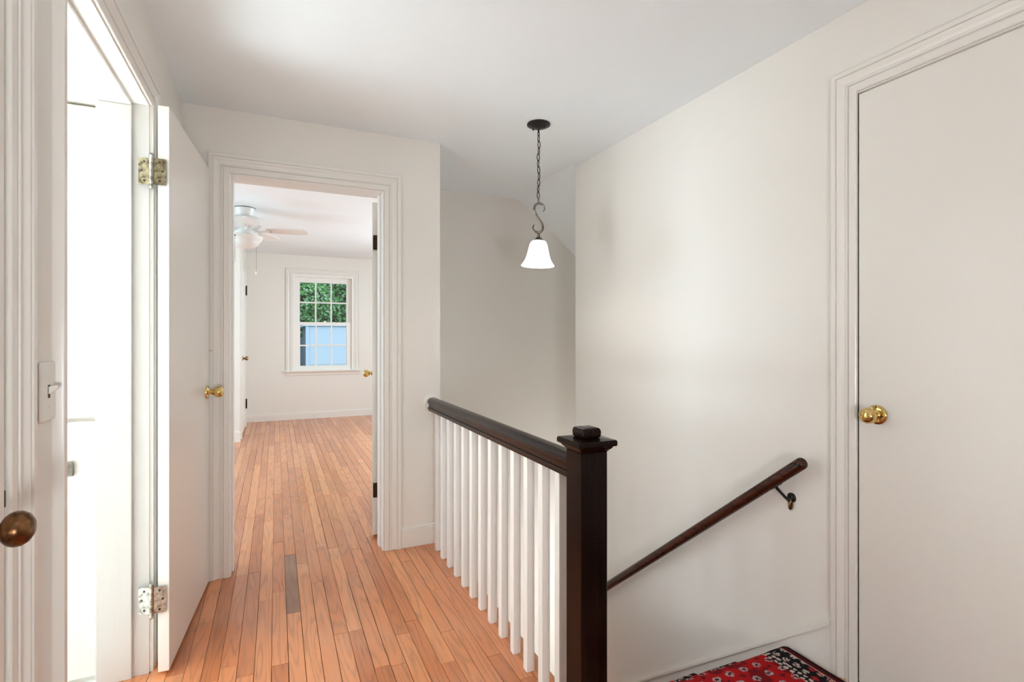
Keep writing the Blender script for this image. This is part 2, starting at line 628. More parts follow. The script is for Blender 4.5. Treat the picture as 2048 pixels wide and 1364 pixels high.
# far bedroom walls
W = (0.226, 1.096, 0.725, 2.145)            # window opening x0 x1 z0 z1
YF = 8.31
mb = MB()
mb.box(-2.7, W[0], YF, YF + 0.14, 0, ZF)
mb.box(W[1], 2.95, YF, YF + 0.14, 0, ZF)
mb.box(W[0], W[1], YF, YF + 0.14, 0, W[2])
mb.box(W[0], W[1], YF, YF + 0.14, W[3], ZF)
struct('wall_far', mb, M['wall'], 'off-white far bedroom wall holding the sash window', 'wall')
struct('wall_bedroom_left', MB().box(-2.7, -2.55, YB + 0.15, 6.8, 0, ZF), M['wall'], 'left wall of the far bedroom', 'wall')
struct('wall_bedroom_right', MB().box(2.8, 2.95, 4.06, YF, 0, ZF), M['wall'], 'right wall of the far bedroom', 'wall')
XC_ = -0.385                                # side of the closet that juts into the bedroom
mb = MB().box(-2.7, XC_, 6.8, 6.92, 0, ZF)
mb.box(XC_ - 0.12, XC_, 6.92, 7.06, 0, ZF)
mb.box(XC_ - 0.12, XC_, 7.90, YF, 0, ZF)
mb.box(XC_ - 0.12, XC_, 7.06, 7.90, 2.08, ZF)
struct('wall_closet', mb, M['wall'], 'white closet walls jutting into the left of the far bedroom', 'wall')

# left room walls
struct('wall_linen', MB().box(-5.6, XL - 0.15, 2.325, 2.45, 0, ZC), M['white'], 'white end wall of the bright room on the left', 'wall')
struct('wall_outer', MB().box(-5.6, -5.45, -1.6, 2.325, 0, ZC), M['white'], 'outer wall of the bright room on the left', 'wall')

# ------------------------------------------------------------------ floors made of strips
mb = MB()
mb.box(XL - 0.15, 0.893, -1.6, YB, -0.2, -0.019)
mb.box(0.893, XR, -1.6, 1.36, -0.2, -0.019)
mb.box(DB[0], DB[1], YB, YB + 0.15, -0.2, -0.019)
mb.box(-2.7, 0.75, YB + 0.15, 4.06, -0.2, -0.019)
mb.box(-2.7, 2.95, 4.06, 8.45, -0.2, -0.019)
floor = struct('floor', mb, M['twig'], 'worn reddish oak strip floor of hall and bedroom', 'floor')
struct('floor_left', MB().box(-5.6, XL - 0.15, -1.6, 2.325, -0.2, 0.0), M['white'], 'pale floor of the room on the left', 'floor')

PITCH = 0.0575
plank_n = 0
rest = MB()


def plank(x0, x1, y0, y1, mat='floor'):
    global plank_n
    g, ch = random.choice((0.0003, 0.0005, 0.0007, 0.0012)), 0.0011
    x0 += g; x1 -= g; y0 += g; y1 -= g
    dz = random.uniform(-0.0005, 0.0003)
    low = [(x0, y0, -0.019), (x1, y0, -0.019), (x1, y1, -0.019), (x0, y1, -0.019)]
    mid = [(x0, y0, -0.0012 + dz), (x1, y0, -0.0012 + dz), (x1, y1, -0.0012 + dz), (x0, y1, -0.0012 + dz)]
    up = [(x0 + ch, y0 + ch, dz), (x1 - ch, y0 + ch, dz), (x1 - ch, y1 - ch, dz), (x0 + ch, y1 - ch, dz)]
    if plank_n < 298:
        q = MB()
        q.quad_strip([low, mid, up], True, False, True)
        q.build('plank', M[mat], floor)
        plank_n += 1
    else:
        rest.quad_strip([low, mid, up], True, False, True)


def row(x0, y0, y1, lo, hi):
    x1 = x0 + PITCH
    if x0 <= 0.085 < x1 and y0 < 2.0 < y1:      # the one dark board in the hall
        plank(x0, x1, y0, 2.49)
        plank(x0, x1, 2.49, 3.16, 'floor_dark')
        y0 = 3.16
        y = y0
    else:
        y = y0 - random.uniform(0, lo)
    while y < y1 - 1e-4:
        ny = y + random.uniform(lo, hi)
        if y1 - ny < 0.18:
            ny = y1
        a = max(y, y0)
        if ny - a > 0.02:
            plank(x0, x1, a, ny)
        y = ny


X0 = XL + 0.003
i = 0
while X0 + i * PITCH < 0.80:                # hall rows; those that line up with the doorway run on into the bedroom
    xa = X0 + i * PITCH
    xb = xa + PITCH
    through = xb > DB[0] and xa < DB[1]
    row(xa, 1.35, YF if through else YB - 0.002, 0.55, 1.45)
    i += 1
NH = i
for i in range(-5, 31):                     # bedroom rows beside the doorway
    xa = X0 + i * PITCH
    xb = xa + PITCH
    through = xb > DB[0] and xa < DB[1]
    if i < NH and through:
        continue
    if xb <= DB[0]:
        y0 = 4.3
    else:
        y0 = 4.1
    row(xa, y0, 6.79 if xb < XC_ + 0.01 else YF - 0.002, 0.8, 1.8)
# unseen remainder: near the camera, bedroom sides
for i in range(-36, 58):
    xa = X0 + i * PITCH
    xb = xa + PITCH
    through = xb > DB[0] and xa < DB[1]
    low = lambda a, b: rest.quad_strip([[(xa + .0004, a, -0.019), (xb - .0004, a, -0.019), (xb - .0004, b, -0.019), (xa + .0004, b, -0.019)],
                                        [(xa + .0004, a, 0), (xb - .0004, a, 0), (xb - .0004, b, 0), (xa + .0004, b, 0)]], True, False, True)
    if 0 <= i < NH:
        low(-1.6, 1.349)
    if not through:
        y0 = 4.3 if xb <= DB[0] else 4.1
        if -5 <= i < 31:
            if xb < 0.74:
                low(YB + 0.152, y0 - 0.001)
        elif xa > 0.7:
            low(4.07, YF - 0.002)
        else:
            low(YB + 0.152, 6.79)
# landing at the head of the stairs
xl = X0 + NH * PITCH + 0.0005
nl = 0
while xl + nl * PITCH < XR - 0.004:
    xa = xl + nl * PITCH
    xb = min(xa + PITCH, XR - 0.003)
    if xa > 0.90:
        row_end = 1.32
        plank(xa, xb, 0.55, row_end)
    else:
        plank(xa, xb, 0.55, 1.32)
    nl += 1
MB().box(XL - 0.149, XL + 0.0025, D2[0] + 0.0145, D2[1] - 0.0045, -0.018, 0.0).build('threshold', M['floor'], floor)
MB().box(XL - 0.149, XL + 0.0025, D1[0], D1[1], -0.018, 0.0).build('threshold', M['floor'], floor)
rs = rest.build('plank_rest', M['floor'], floor)
rs['kind'] = 'stuff'
# floor border strip under the balustrade, with its nosing over the stairwell
xs = X0 + NH * PITCH + 0.0005
mb = MB()
rp = [(xs, -0.019), (xs, 0.0), (0.905, 0.0), (0.914, -0.004), (0.918, -0.011), (0.914, -0.018), (0.905, -0.022)]
mb.quad_strip([[(x, 1.3635, z) for x, z in rp], [(x, YB - 0.002, z) for x, z in rp]], True, True, True)
mb.build('border_strip', M['floor'], floor)

# ------------------------------------------------------------------ trims: casings, jambs, baseboards
CAS = [(0.0, 0.0), (0.0, 0.010), (0.003, 0.0125), (0.025, 0.0125), (0.0275, 0.0065), (0.030, 0.0065), (0.0315, 0.0145), (0.036, 0.0145),
       (0.0385, 0.0095), (0.045, 0.0072), (0.053, 0.0082), (0.060, 0.0125), (0.066, 0.0172), (0.069, 0.0178), (0.0705, 0.0138), (0.073, 0.0138), (0.0738, 0.0205), (0.090, 0.0205), (0.093, 0.0175), (0.093, 0.0)]


def casing(parent, O, A, Nn, a0, a1, zh, z0=0.0, left=True, right=True, head=True, scale=1.0, lscale=None, names='casing_leg'):
    O, A, Nn = Vector(O), Vector(A), Vector(Nn)
    Z = Vector((0, 0, 1))

    def pt(a, z, d):
        return O + A * a + Z * z + Nn * d
    prof = [(w * scale, d) for w, d in CAS]
    lprof = [(w * (lscale or scale), d) for w, d in CAS]
    if left:
        MB().quad_strip([[pt(a0 - w, z0, d) for w, d in lprof], [pt(a0 - w, zh + W_, d) for (w, d), (W_, _) in zip(lprof, prof)]], True, True, True).build('casing_leg', M['trim'], parent, smooth=28)
    if right:
        MB().quad_strip([[pt(a1 + w, z0, d) for w, d in prof], [pt(a1 + w, zh + w, d) for w, d in prof]], True, True, True).build('casing_leg', M['trim'], parent, smooth=28)
    if head:
        MB().quad_strip([[pt(a0 - lw, zh + w, d) for (w, d), (lw, _) in zip(prof, lprof)], [pt(a1 + w, zh + w, d) for w, d in prof]], True, True, True).build('casing_head', M['trim'], parent, smooth=28)


# trim_1: near left door
t1 = empty('trim_1', (XL, 0.77, 0), 'moulded white door casing at the near end of the left wall', 'door frame', 'structure')
casing(t1, (XL, 0, 0), (0, 1, 0), (1, 0, 0), D1[0] + 0.008, D1[1] + 0.001, ZH, scale=0.9)
mb = MB().box(XL - 0.149, XL - 0.001, D1[1] - 0.006, D1[1] - 0.0005, 0, ZH)
mb.build('jamb', M['trim'], t1)

# trim_2: left doorway (narrow casing on the near side)
t2 = empty('trim_2', (XL, 1.84, 0), 'white casing and jambs of the open doorway in the left wall', 'door frame', 'structure')
casing(t2, (XL, 0, 0), (0, 1, 0), (1, 0, 0), D2[0] - 0.003, D2[1] + 0.006, ZH + 0.004, scale=1.0, lscale=0.5)
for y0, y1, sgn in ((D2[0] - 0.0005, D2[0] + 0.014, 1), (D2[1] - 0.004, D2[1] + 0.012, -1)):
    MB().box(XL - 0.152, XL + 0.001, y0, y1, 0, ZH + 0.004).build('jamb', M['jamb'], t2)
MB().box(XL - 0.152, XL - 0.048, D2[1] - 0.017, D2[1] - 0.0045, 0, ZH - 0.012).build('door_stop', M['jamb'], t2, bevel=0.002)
MB().box(XL - 0.152, XL - 0.048, D2[0] + 0.0145, D2[0] + 0.027, 0, ZH - 0.012).build('door_stop', M['white'], t2, bevel=0.002)
MB().box(XL - 0.152, XL + 0.001, D2[0] + 0.015, D2[1] - 0.005, ZH - 0.001, ZH + 0.003).build('head_jamb', M['white'], t2)
MB().box(XL - 0.152, XL - 0.048, D2[0] + 0.028, D2[1] - 0.018, ZH - 0.013, ZH - 0.002).build('door_stop', M['white'], t2, bevel=0.002)

# trim_3: back doorway
t3 = empty('trim_3', (0.17, YB, 0), 'white moulded casing round the open bedroom doorway in the end wall', 'door frame', 'structure')
casing(t3, (0, YB, 0), (1, 0, 0), (0, -1, 0), DB[0] - 0.001, DB[1] + 0.002, ZH - 0.006, scale=1.02)
MB().box(DB[0] - 0.001, DB[0] + 0.005, YB - 0.004, YB + 0.152, 0, ZH - 0.008).build('jamb', M['white'], t3)
MB().box(DB[1] - 0.005, DB[1] + 0.001, YB - 0.004, YB + 0.152, 0, ZH - 0.008).build('jamb', M['white'], t3)
MB().box(DB[0] + 0.006, DB[1] - 0.006, YB - 0.004, YB + 0.152, ZH - 0.013, ZH - 0.007).build('head_jamb', M['white'], t3)
MB().box(DB[1] - 0.017, DB[1] - 0.0055, YB + 0.055, YB + 0.105, 0, ZH - 0.014).build('door_stop', M['white'], t3, bevel=0.002)
MB().box(DB[0] + 0.0055, DB[0] + 0.013, YB + 0.055, YB + 0.105, 0, ZH - 0.014).build('door_stop', M['white'], t3, bevel=0.002)

# trim_4: right door
t4 = empty('trim_4', (XR, 0.77, 0), 'off-white casing round the closed door in the right wall', 'door frame', 'structure')
casing(t4, (XR, 0, 0), (0, 1, 0), (-1, 0, 0), DR[0] - 0.006, DR[1] - 0.004, ZH + 0.016, scale=0.93)
MB().box(XR + 0.0, XR + 0.16, DR[1], DR[1] + 0.003, 0, ZH + 0.010).build('jamb', M['trim'], t4)

# trim_5: closet casing in the bedroom
t5 = empty('trim_5', (XC_, 7.48, 0), 'white casing of the closet door in the far bedroom', 'door frame', 'structure')
casing(t5, (XC_, 0, 0), (0, 1, 0), (1, 0, 0), 7.06, 7.90, 2.08)


def baseboard(name, O, A, Nn, a0, a1, h, label):
    O, A, Nn = Vector(O), Vector(A), Vector(Nn)
    pr = [(0, 0), (0, 0.014), (h - 0.018, 0.014), (h - 0.016, 0.010), (h - 0.012, 0.010), (h - 0.008, 0.012), (h - 0.003, 0.009), (h, 0.003), (h, 0)]
    f = lambda a: [O + A * a + Vector((0, 0, z)) + Nn * d for z, d in pr]
    return struct(name, MB().quad_strip([f(a0), f(a1)], True, True, True), M['trim'], label, 'baseboard', smooth=30)


baseboard('baseboard_back', (0, YB, 0), (1, 0, 0), (0, -1, 0), DB[1] + 0.0985, 0.892, 0.116, 'white baseboard between the bedroom doorway and the balustrade')
baseboard('baseboard_far', (0, YF, 0), (1, 0, 0), (0, -1, 0), XC_ + 0.001, 2.79, 0.10, 'white baseboard below the window in the far bedroom')
baseboard('baseboard_closet', (0, 6.8, 0), (1, 0, 0), (0, -1, 0), -2.54, XC_ + 0.012, 0.12, 'white baseboard along the front of the bedroom closet')
baseboard('baseboard_left', (XL, 0, 0), (0, 1, 0), (1, 0, 0), D2[1] + 0.1, YB - 0.001, 0.116, 'white baseboard behind the folded back door on the left')


# ------------------------------------------------------------------ door hardware
def knob(parent, loc, direction, mat, name='knob', r=0.027, ro=0.032, reach=0.062, rmat=None, oval=False, flat=1.0):
    d = Vector(direction).normalized()
    Mx = axis_matrix(loc, d)
    k = reach
    prof = [(0.0105, 0.004), (0.0105, k * 0.30), (0.0125, k * 0.40), (r * 0.62, k * 0.50), (r * 0.88, k * 0.60), (r, k * 0.78), (r * 0.98, k * 0.92), (r * 0.86, k * 1.05), (r * 0.60, k * 1.14), (r * 0.25, k * 1.18), (0.0001, k * 1.19)]
    ob = MB().lathe(prof, Mx, 36).build(name, mat, parent, smooth=50, origin=tuple(loc))
    rp_ = [(ro, 0.0), (ro, 0.003), (ro * 0.94, 0.006), (ro * 0.74, 0.0085), (ro * 0.5, 0.010), (ro * 0.42, 0.014), (0.011, 0.015)]
    rb = MB().lathe(rp_, Mx, 36).build('rosette', rmat or mat, ob, smooth=40, origin=tuple(loc))
    up = Vector((0, 0, 1))
    for s in (1, -1):
        MB().lathe([(0.0035, 0.0), (0.0032, 0.0018), (0.0001, 0.0026)], axis_matrix(Vector(loc) + d * 0.0062 + up * s * ro * 0.80, d), 10).build('screw', M['screw'], ob)
    return ob


def hinge(parent, pin, u1, u2, h, w1, w2, mat, matp, pr=0.0075):
    """Butt hinge: vertical pin at `pin` (centre), leaves running along u1 (jamb side) and u2 (door side)."""
    p = Vector(pin)
    root = MB()
    for k in range(5):
        z0 = -h / 2 + k * h / 5
        root.lathe([(pr, z0 + 0.0006), (pr, z0 + h / 5 - 0.0006)], Matrix.Translation(p), 16)
    hg = root.build('hinge', matp, parent, smooth=40)
    for w, u in ((w1, u1), (w2, u2)):
        u = Vector(u).normalized()
        nrm = u.cross(Vector((0, 0, 1))).normalized()
        if nrm.y > 0:
            nrm = -nrm
        O = p + u * pr * 0.5 + Vector((0, 0, -h / 2)) + nrm * 0.0008
        MB().obox(O, u * (w - pr * 0.5), nrm * -0.0025, Vector((0, 0, h))).build('hinge_leaf', mat, hg)
        for zz, ww in ((-0.36, 0.55), (0.02, 0.76), (0.36, 0.55)):
            c = p + u * (w * ww) + Vector((0, 0, h * zz)) + nrm * 0.0009
            MB().lathe([(0.0042, 0.0), (0.0038, 0.0012), (0.0001, 0.0014)], axis_matrix(c, nrm), 12).build('screw', M['screw'], hg)
    for s in (1, -1):
        z = s * h / 2
        pr_ = [(pr * 0.8, 0), (pr * 0.8, 0.003), (pr * 1.05, 0.006), (pr * 1.15, 0.010), (pr * 0.9, 0.014), (pr * 0.4, 0.017), (0.0001, 0.0175)]
        MB().lathe(pr_, axis_matrix(p + Vector((0, 0, z)), (0, 0, s)), 16).build('pin_tip', matp, hg, smooth=50)
    return hg


# ------------------------------------------------------------------ doors
# door_1: closed door at the near left edge, only its latch edge is in the frame
d1 = struct('door_1', MB().box(XL - 0.020, XL + 0.0155, D1[0] + 0.003, 1.1175, 0.012, ZH - 0.004), M['door'],
            'white door standing just ajar at the near left edge with a dark egg knob', 'door', bevel=0.0015)
kx = Vector((XL + 0.0155, 1.0165, 0.932))
Mx = axis_matrix(kx, (1, 0, 0.0))
eg = [(0.0085, 0.003), (0.0085, 0.030), (0.0115, 0.033), (0.0195, 0.037), (0.0245, 0.043), (0.0265, 0.050), (0.0255, 0.058), (0.021, 0.065), (0.0125, 0.070), (0.0001, 0.0715)]
egg = MB().lathe(eg, Mx, 40).build('knob', M['knobdark'], d1, smooth=60, origin=tuple(kx))
MB().lathe([(0.024, 0), (0.024, 0.002), (0.020, 0.005), (0.010, 0.006)], Mx, 32).build('rosette', M['oldbrass'], egg, smooth=40)
MB().box(XL - 0.010, XL + 0.013, 1.1178, 1.130, 0.938, 0.966).build('latch', M['bronze'], d1, bevel=0.001)
MB().box(XL - 0.148, XL - 0.028, D1[1] - 0.026, D1[1] - 0.0065, 0, ZH).build('door_stop', M['trim'], t1)
MB().box(XL - 0.0005, XL + 0.0105, D1[1] - 0.0012, D1[1] + 0.0008, 0.925, 0.968).build('strike_plate', M['plastic'], t1)

# door_2: left door folded back against the wall
dA, dB_ = Vector((-0.3865, 2.226, 0)), Vector((-0.3365, 2.966, 0))
du = (dB_ - dA).normalized()
dn = Vector((du.y, -du.x, 0))                # towards the hall
L2 = (dB_ - dA).length
mb = MB().obox(dA + Vector((0, 0, 0.013)), du * L2, dn * 0.0355, (0, 0, ZH - 0.013 - 0.006))
d2 = struct('door_2', mb, M['door'], 'open white slab door folded back against the left wall', 'door', bevel=0.002)
knob(d2, dA + du * (L2 - 0.062) + dn * 0.0355 + Vector((0, 0, 0.952)), dn, M['brass'])
MB().obox(dA + du * 0.0 + dn * 0.001 + Vector((0, 0, 0.014)) - du * 0.0006, du * 0.0005, dn * 0.0335, (0, 0, ZH - 0.021)).build('hinge_edge', M['door'], d2)
for z, mm in ((1.812, M['hinge']), (0.278, M['hinge2'])):
    hinge(d2, (-0.4035, 2.2165, z), (-1, 0.42, 0), (1, 0.0, 0), 0.094, 0.046, 0.044, mm, M['hinge2'])
# the nail stuck in the wall beside the casing of the end doorway
MB().lathe([(0.0012, 0), (0.0012, 0.012), (0.003, 0.0122), (0.003, 0.0135), (0.0001, 0.0136)], axis_matrix(dB_ + dn * 0.0355 - du * 0.004 + Vector((0, 0, 1.152)), (0.9, -0.4, 0)), 8).build('nail', M['hinge2'], d2)

# door_3: bedroom door swung into the bedroom, seen edge on
eA, eB = Vector((0.534, 3.228, 0)), Vector((0.6655, 3.972, 0))
eu = (eB - eA).normalized()
en = Vector((-eu.y, eu.x, 0))                # towards the room (left)
L3 = (eB - eA).length
mb = MB().obox(eA + Vector((0, 0, 0.014)), eu * L3, -en * 0.0355, (0, 0, ZH - 0.034))
d3 = struct('door_3', mb, M['door'], 'white bedroom door standing open, seen edge on in the end doorway', 'door', bevel=0.0015)
k3 = knob(d3, eA + eu * (L3 - 0.062) + Vector((0, 0, 0.952)), en, M['brass'])
MB().obox(eB + Vector((0, 0, 0.925)) - en * 0.024, eu * 0.003, en * 0.012, (0, 0, 0.05)).build('latch_plate', M['bronze'], d3)
for z in (1.792, 0.292):
    hinge(d3, Vector((0.5765, 3.1965, z)), (0.05, -1, 0), -(-en) * 1.0, 0.088, 0.018, 0.042, M['bronze'], M['bronze'], pr=0.005)

# door_4: closed door in the right wall
d4 = struct('door_4', MB().box(XR - 0.001, XR + 0.034, DR[0] + 0.003, DR[1] - 0.0072, 0.018, ZH + 0.006), M['door'],
            'closed plain off-white door in the right wall with a brass knob', 'door', bevel=0.0015)
knob(d4, (XR - 0.001, 1.085, 0.957), (-1, 0, 0), M['brass'], r=0.0265, ro=0.033, reach=0.060)
MB().box(XR + 0.006, XR + 0.012, DR[1] - 0.0071, DR[1] - 0.0004, 0.940, 0.972).build('latch', M['hinge2'], d4)
MB().box(XR + 0.036, XR + 0.05, DR[1] - 0.030, DR[1] - 0.001, 0.0, ZH + 0.012).build('door_stop', M['trim'], t4)

# door_5: closet door in the bedroom
d5 = struct('door_5', MB().box(XC_ - 0.025, XC_ + 0.012, 7.075, 7.895, 0.03, 2.07), M['white'],
            'closed white closet door on the left of the far bedroom', 'door', bevel=0.0015)
knob(d5, (XC_ + 0.012, 7.14, 0.957), (1, 0, 0), M['oldbrass'], r=0.026, ro=0.03, reach=0.055)
for z in (1.85, 0.315):
    hinge(d5, Vector((XC_ + 0.022, 7.90, z)), (0, 1, 0), (0, -1, 0), 0.10, 0.03, 0.03, M['bronze'], M['bronze'], pr=0.009)

# ------------------------------------------------------------------ sash window in the far wall
wx0, wx1, wz0, wz1 = W
win = empty('window_1', ((wx0 + wx1) / 2, YF, wz0), 'white double hung six over six sash window in the far bedroom wall', 'window', 'structure')
mb = MB()
ft = 0.028
mb.box(wx0, wx0 + ft, YF - 0.008, YF + 0.13, wz0, wz1)
mb.box(wx1 - ft, wx1, YF - 0.008, YF + 0.13, wz0, wz1)
mb.box(wx0 + ft, wx1 - ft, YF - 0.008, YF + 0.13, wz1 - ft, wz1)
mb.box(wx0 + ft, wx1 - ft, YF + 0.012, YF + 0.13, wz0, wz0 + 0.012)
mb.build('window_frame', M['white'], win)
casing(win, (0, YF, 0), (1, 0, 0), (0, -1, 0), wx0 - 0.002, wx1 + 0.002, wz1 - 0.004, z0=wz0 - 0.002, scale=0.95)
st = MB()
sp = [(0.0, 0.0), (-0.052, 0.0), (-0.057, 0.005), (-0.057, 0.015), (-0.052, 0.020), (0.012, 0.020), (0.012, 0.0)]
st.quad_strip([[(x, YF + y, wz0 - 0.022 + z) for y, z in sp] for x in (wx0 - 0.108, wx1 + 0.108)], True, True, True)
st.build('window_sill', M['white'], win)
ap = MB()
pr = [(0, 0), (-0.008, 0), (-0.012, 0.006), (-0.012, 0.030), (-0.018, 0.040), (-0.018, 0.055), (0, 0.055)]
ap.quad_strip([[(x, YF + y, wz0 - 0.078 + z) for y, z in pr] for x in (wx0 - 0.09, wx1 + 0.09)], True, True, True)
ap.build('apron', M['trim'], win)
ZM = 1.425                                   # meeting rail


def sash(name, y0, y1, z0, z1, bot, top_, side, x0, x1):
    m_ = MB()
    m_.box(x0, x0 + side, y0, y1, z0, z1)
    m_.box(x1 - side, x1, y0, y1, z0, z1)
    m_.box(x0 + side, x1 - side, y0, y1, z0, z0 + bot)
    m_.box(x0 + side, x1 - side, y0, y1, z1 - top_, z1)
    s_ = m_.build(name, M['white'], win)
    gx0, gx1, gz0, gz1 = x0 + side, x1 - side, z0 + bot, z1 - top_
    mw = 0.020
    xs_ = [gx0 + (gx1 - gx0) * k / 3 for k in range(4)]
    zm = (gz0 + gz1) / 2
    ym = (y0 + y1) / 2
    for k in (1, 2):
        MB().box(xs_[k] - mw / 2, xs_[k] + mw / 2, ym - 0.012, ym + 0.012, gz0, gz1).build('muntin', M['white'], s_)
    for k in range(3):
        MB().box(xs_[k] + (mw / 2 if k else 0), xs_[k + 1] - (mw / 2 if k < 2 else 0), ym - 0.012, ym + 0.012, zm - mw / 2, zm + mw / 2).build('muntin', M['white'], s_)
        for a, b in ((gz0, zm - mw / 2), (zm + mw / 2, gz1)):
            MB().box(xs_[k] + (mw / 2 if k else 0), xs_[k + 1] - (mw / 2 if k < 2 else 0), ym - 0.0015, ym + 0.0015, a, b).build('pane', M['glass'], s_)
    return s_


sash('upper_sash', YF + 0.07, YF + 0.105, ZM - 0.02, wz1 - ft, 0.036, 0.078, 0.073, wx0 + ft, wx1 - ft)
sash('lower_sash', YF + 0.028, YF + 0.064, wz0 + 0.012, ZM + 0.018, 0.052, 0.046, 0.076, wx0 + ft, wx1 - ft)
lk = MB().box(0.655, 0.70, YF + 0.032, YF + 0.06, ZM + 0.018, ZM + 0.026)
lk.lathe([(0.012, 0), (0.011, 0.012), (0.004, 0.016), (0.0001, 0.0165)], Matrix.Translation((0.677, YF + 0.046, ZM + 0.026)), 16)
lk.box(0.677, 0.70, YF + 0.040, YF + 0.05, ZM + 0.034, ZM + 0.040)
lk.build('sash_lock', M['white'], win)

# ------------------------------------------------------------------ outside the window
struct('ground', MB().box(-12, 16, 9.5, 34, -3.3, -3.0), M['lawn'], 'lawn outside, one storey below the window', 'ground')
gar = empty('garage', (4.0, 14.5, -3.0), 'pale blue neighbouring building behind the lower sash of the window', 'building')
MB().box(0.70, 7.5, 13.05, 16.3, -3.0, 1.46).build('wall_core', M['fence'], gar)
nb = 10
for k in range(nb):
    z0 = -3.0 + k * 4.46 / nb
    hgt = 4.46 / nb
    y0 = 13.03
    q = MB()
    q.quad_strip([[(x, y0 - 0.022, z0 + 0.002), (x, y0 - 0.008, z0 + hgt + 0.004), (x, 13.05, z0 + hgt + 0.004), (x, 13.05, z0 + 0.002)] for x in (0.655, 7.52)], True, True, True)
    q.build('siding_board', M['siding'], gar)
MB().box(0.635, 0.70, 13.0, 13.06, -3.0, 1.47).build('corner_board', M['siding'], gar)
MB().box(0.58, 7.6, 12.97, 16.4, 1.475, 1.505).build('roof_edge', M['siding'], gar)
fe = empty('fence', (-1.5, 13.9, -3.0), 'dark grey board fence beside the pale blue building outside', 'fence')
for k in range(9):
    MB().box(-6.0, 0.60, 14.0, 14.03, -3.0 + 0.45 * k, -3.0 + 0.45 * k + 0.43).build('fence_board', M['fence'], fe)
for x in (-4.0, -1.6, 0.55):
    MB().box(x - 0.05, x + 0.05, 14.03, 14.12, -3.0, 1.2).build('fence_post', M['fence'], fe)
ivy = MB()
for k in range(16000):
    x = random.uniform(-2.2, 5.4)
    z = random.uniform(0.6, 5.2)
    y = 17.6 - 0.5 * math.sin(x * 2.3 + z) * math.sin(z * 1.9) - random.uniform(0, 0.55)
    s = random.uniform(0.035, 0.075)
    a = Vector((random.gauss(0, 1), random.gauss(0, 0.6), random.gauss(0, 1))).normalized()
    n_ = Vector((random.gauss(0, 0.5), -1, random.gauss(0.45, 0.5))).normalized()
    b = n_.cross(a).normalized()
    a = b.cross(n_)
    c = Vector((x, y, z))
    i0 = len(ivy.v)
    ivy.v += [tuple(c - a * s), tuple(c + b * s * 0.62 + n_ * s * .2), tuple(c + a * s * 1.1), tuple(c - b * s * 0.62 + n_ * s * .2)]
    ivy.f += [(i0, i0 + 1, i0 + 2), (i0, i0 + 2, i0 + 3)]
iv = bpy.data.meshes.new('ivy_hedge')
iv.from_pydata(ivy.v, [], ivy.f)
iv.materials.append(M['leaf'])
io = bpy.data.objects.new('ivy_hedge', iv)
COL.objects.link(io)
tag(io, 'bright green leafy hedge seen through the upper sash of the window', 'hedge', None, 'stuff')
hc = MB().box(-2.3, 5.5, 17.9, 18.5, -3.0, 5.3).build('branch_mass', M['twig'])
hc.parent = io
hc.location = WL[hc.name]
hc['kind'] = 'stuff'

# ------------------------------------------------------------------ staircase
RISE, RUN, YN = 0.196, 0.245, 1.404
sx0, sx1 = 0.915, 1.832
stc = empty('staircase', (1.37, YN, -1.4), 'wooden stair flight going down along the right wall under the red runner', 'stairs')
nos = MB()
pz = [(0.0, 0.0), (0.085, 0.0), (0.096, -0.004), (0.101, -0.012), (0.096, -0.022), (0.085, -0.026), (0.0, -0.026)]
tp = lambda y0, z0: [(y0 + a, z0 + b) for a, b in pz]
nos.quad_strip([[(x, 1.321 + a * 0.83, b + 0.0) for a, b in pz] for x in (0.892, XR - 0.002)], True, True, True)
nos.build('landing_nosing', M['floor'], stc, smooth=40)
for k in range(1, 7):
    z = -RISE * k
    y0 = YN - 0.028 + RUN * (k - 1)
    t_ = MB()
    pr = [(y0, z), (y0 + RUN + 0.017, z), (y0 + RUN + 0.024, z - 0.005), (y0 + RUN + 0.028, z - 0.013), (y0 + RUN + 0.024, z - 0.021), (y0 + RUN + 0.017, z - 0.026), (y0, z - 0.026)]
    t_.quad_strip([[(x, a, b) for a, b in pr] for x in (sx0, sx1)], True, True, True)
    t_.build('tread', M['floor'], stc, smooth=40)
for k in range(0, 7):
    z = -RISE * k
    y = YN - 0.046 + RUN * k
    MB().box(sx0, sx1, y, y + 0.018, z - RISE, z - 0.026).build('riser', M['white'], stc)
MB().box(0.895, XR - 0.002, YN + RUN * 6 - 0.028, 3.944, -1.41, -RISE * 7).build('lower_landing', M['floor'], stc)
# skirt board with moulded top along the right wall
sk = MB()
f_ = lambda y: 0.200 - 0.80 * (y - 1.237)
ys0, ys1 = DR[1] + 0.0830, 3.028
for (xa, xb, off0, off1) in ((XR - 0.017, XR - 0.0005, -0.62, -0.026), (XR - 0.024, XR - 0.0005, -0.026, -0.012), (XR - 0.014, XR - 0.0005, -0.012, 0.0)):
    sk.quad_strip([[(xa, y, f_(y) + off0), (xb, y, f_(y) + off0), (xb, y, f_(y) + off1), (xa, y, f_(y) + off1)] for y in (ys0, ys1)], True, True, True)
sk.build('skirt_board', M['trim'], stc)

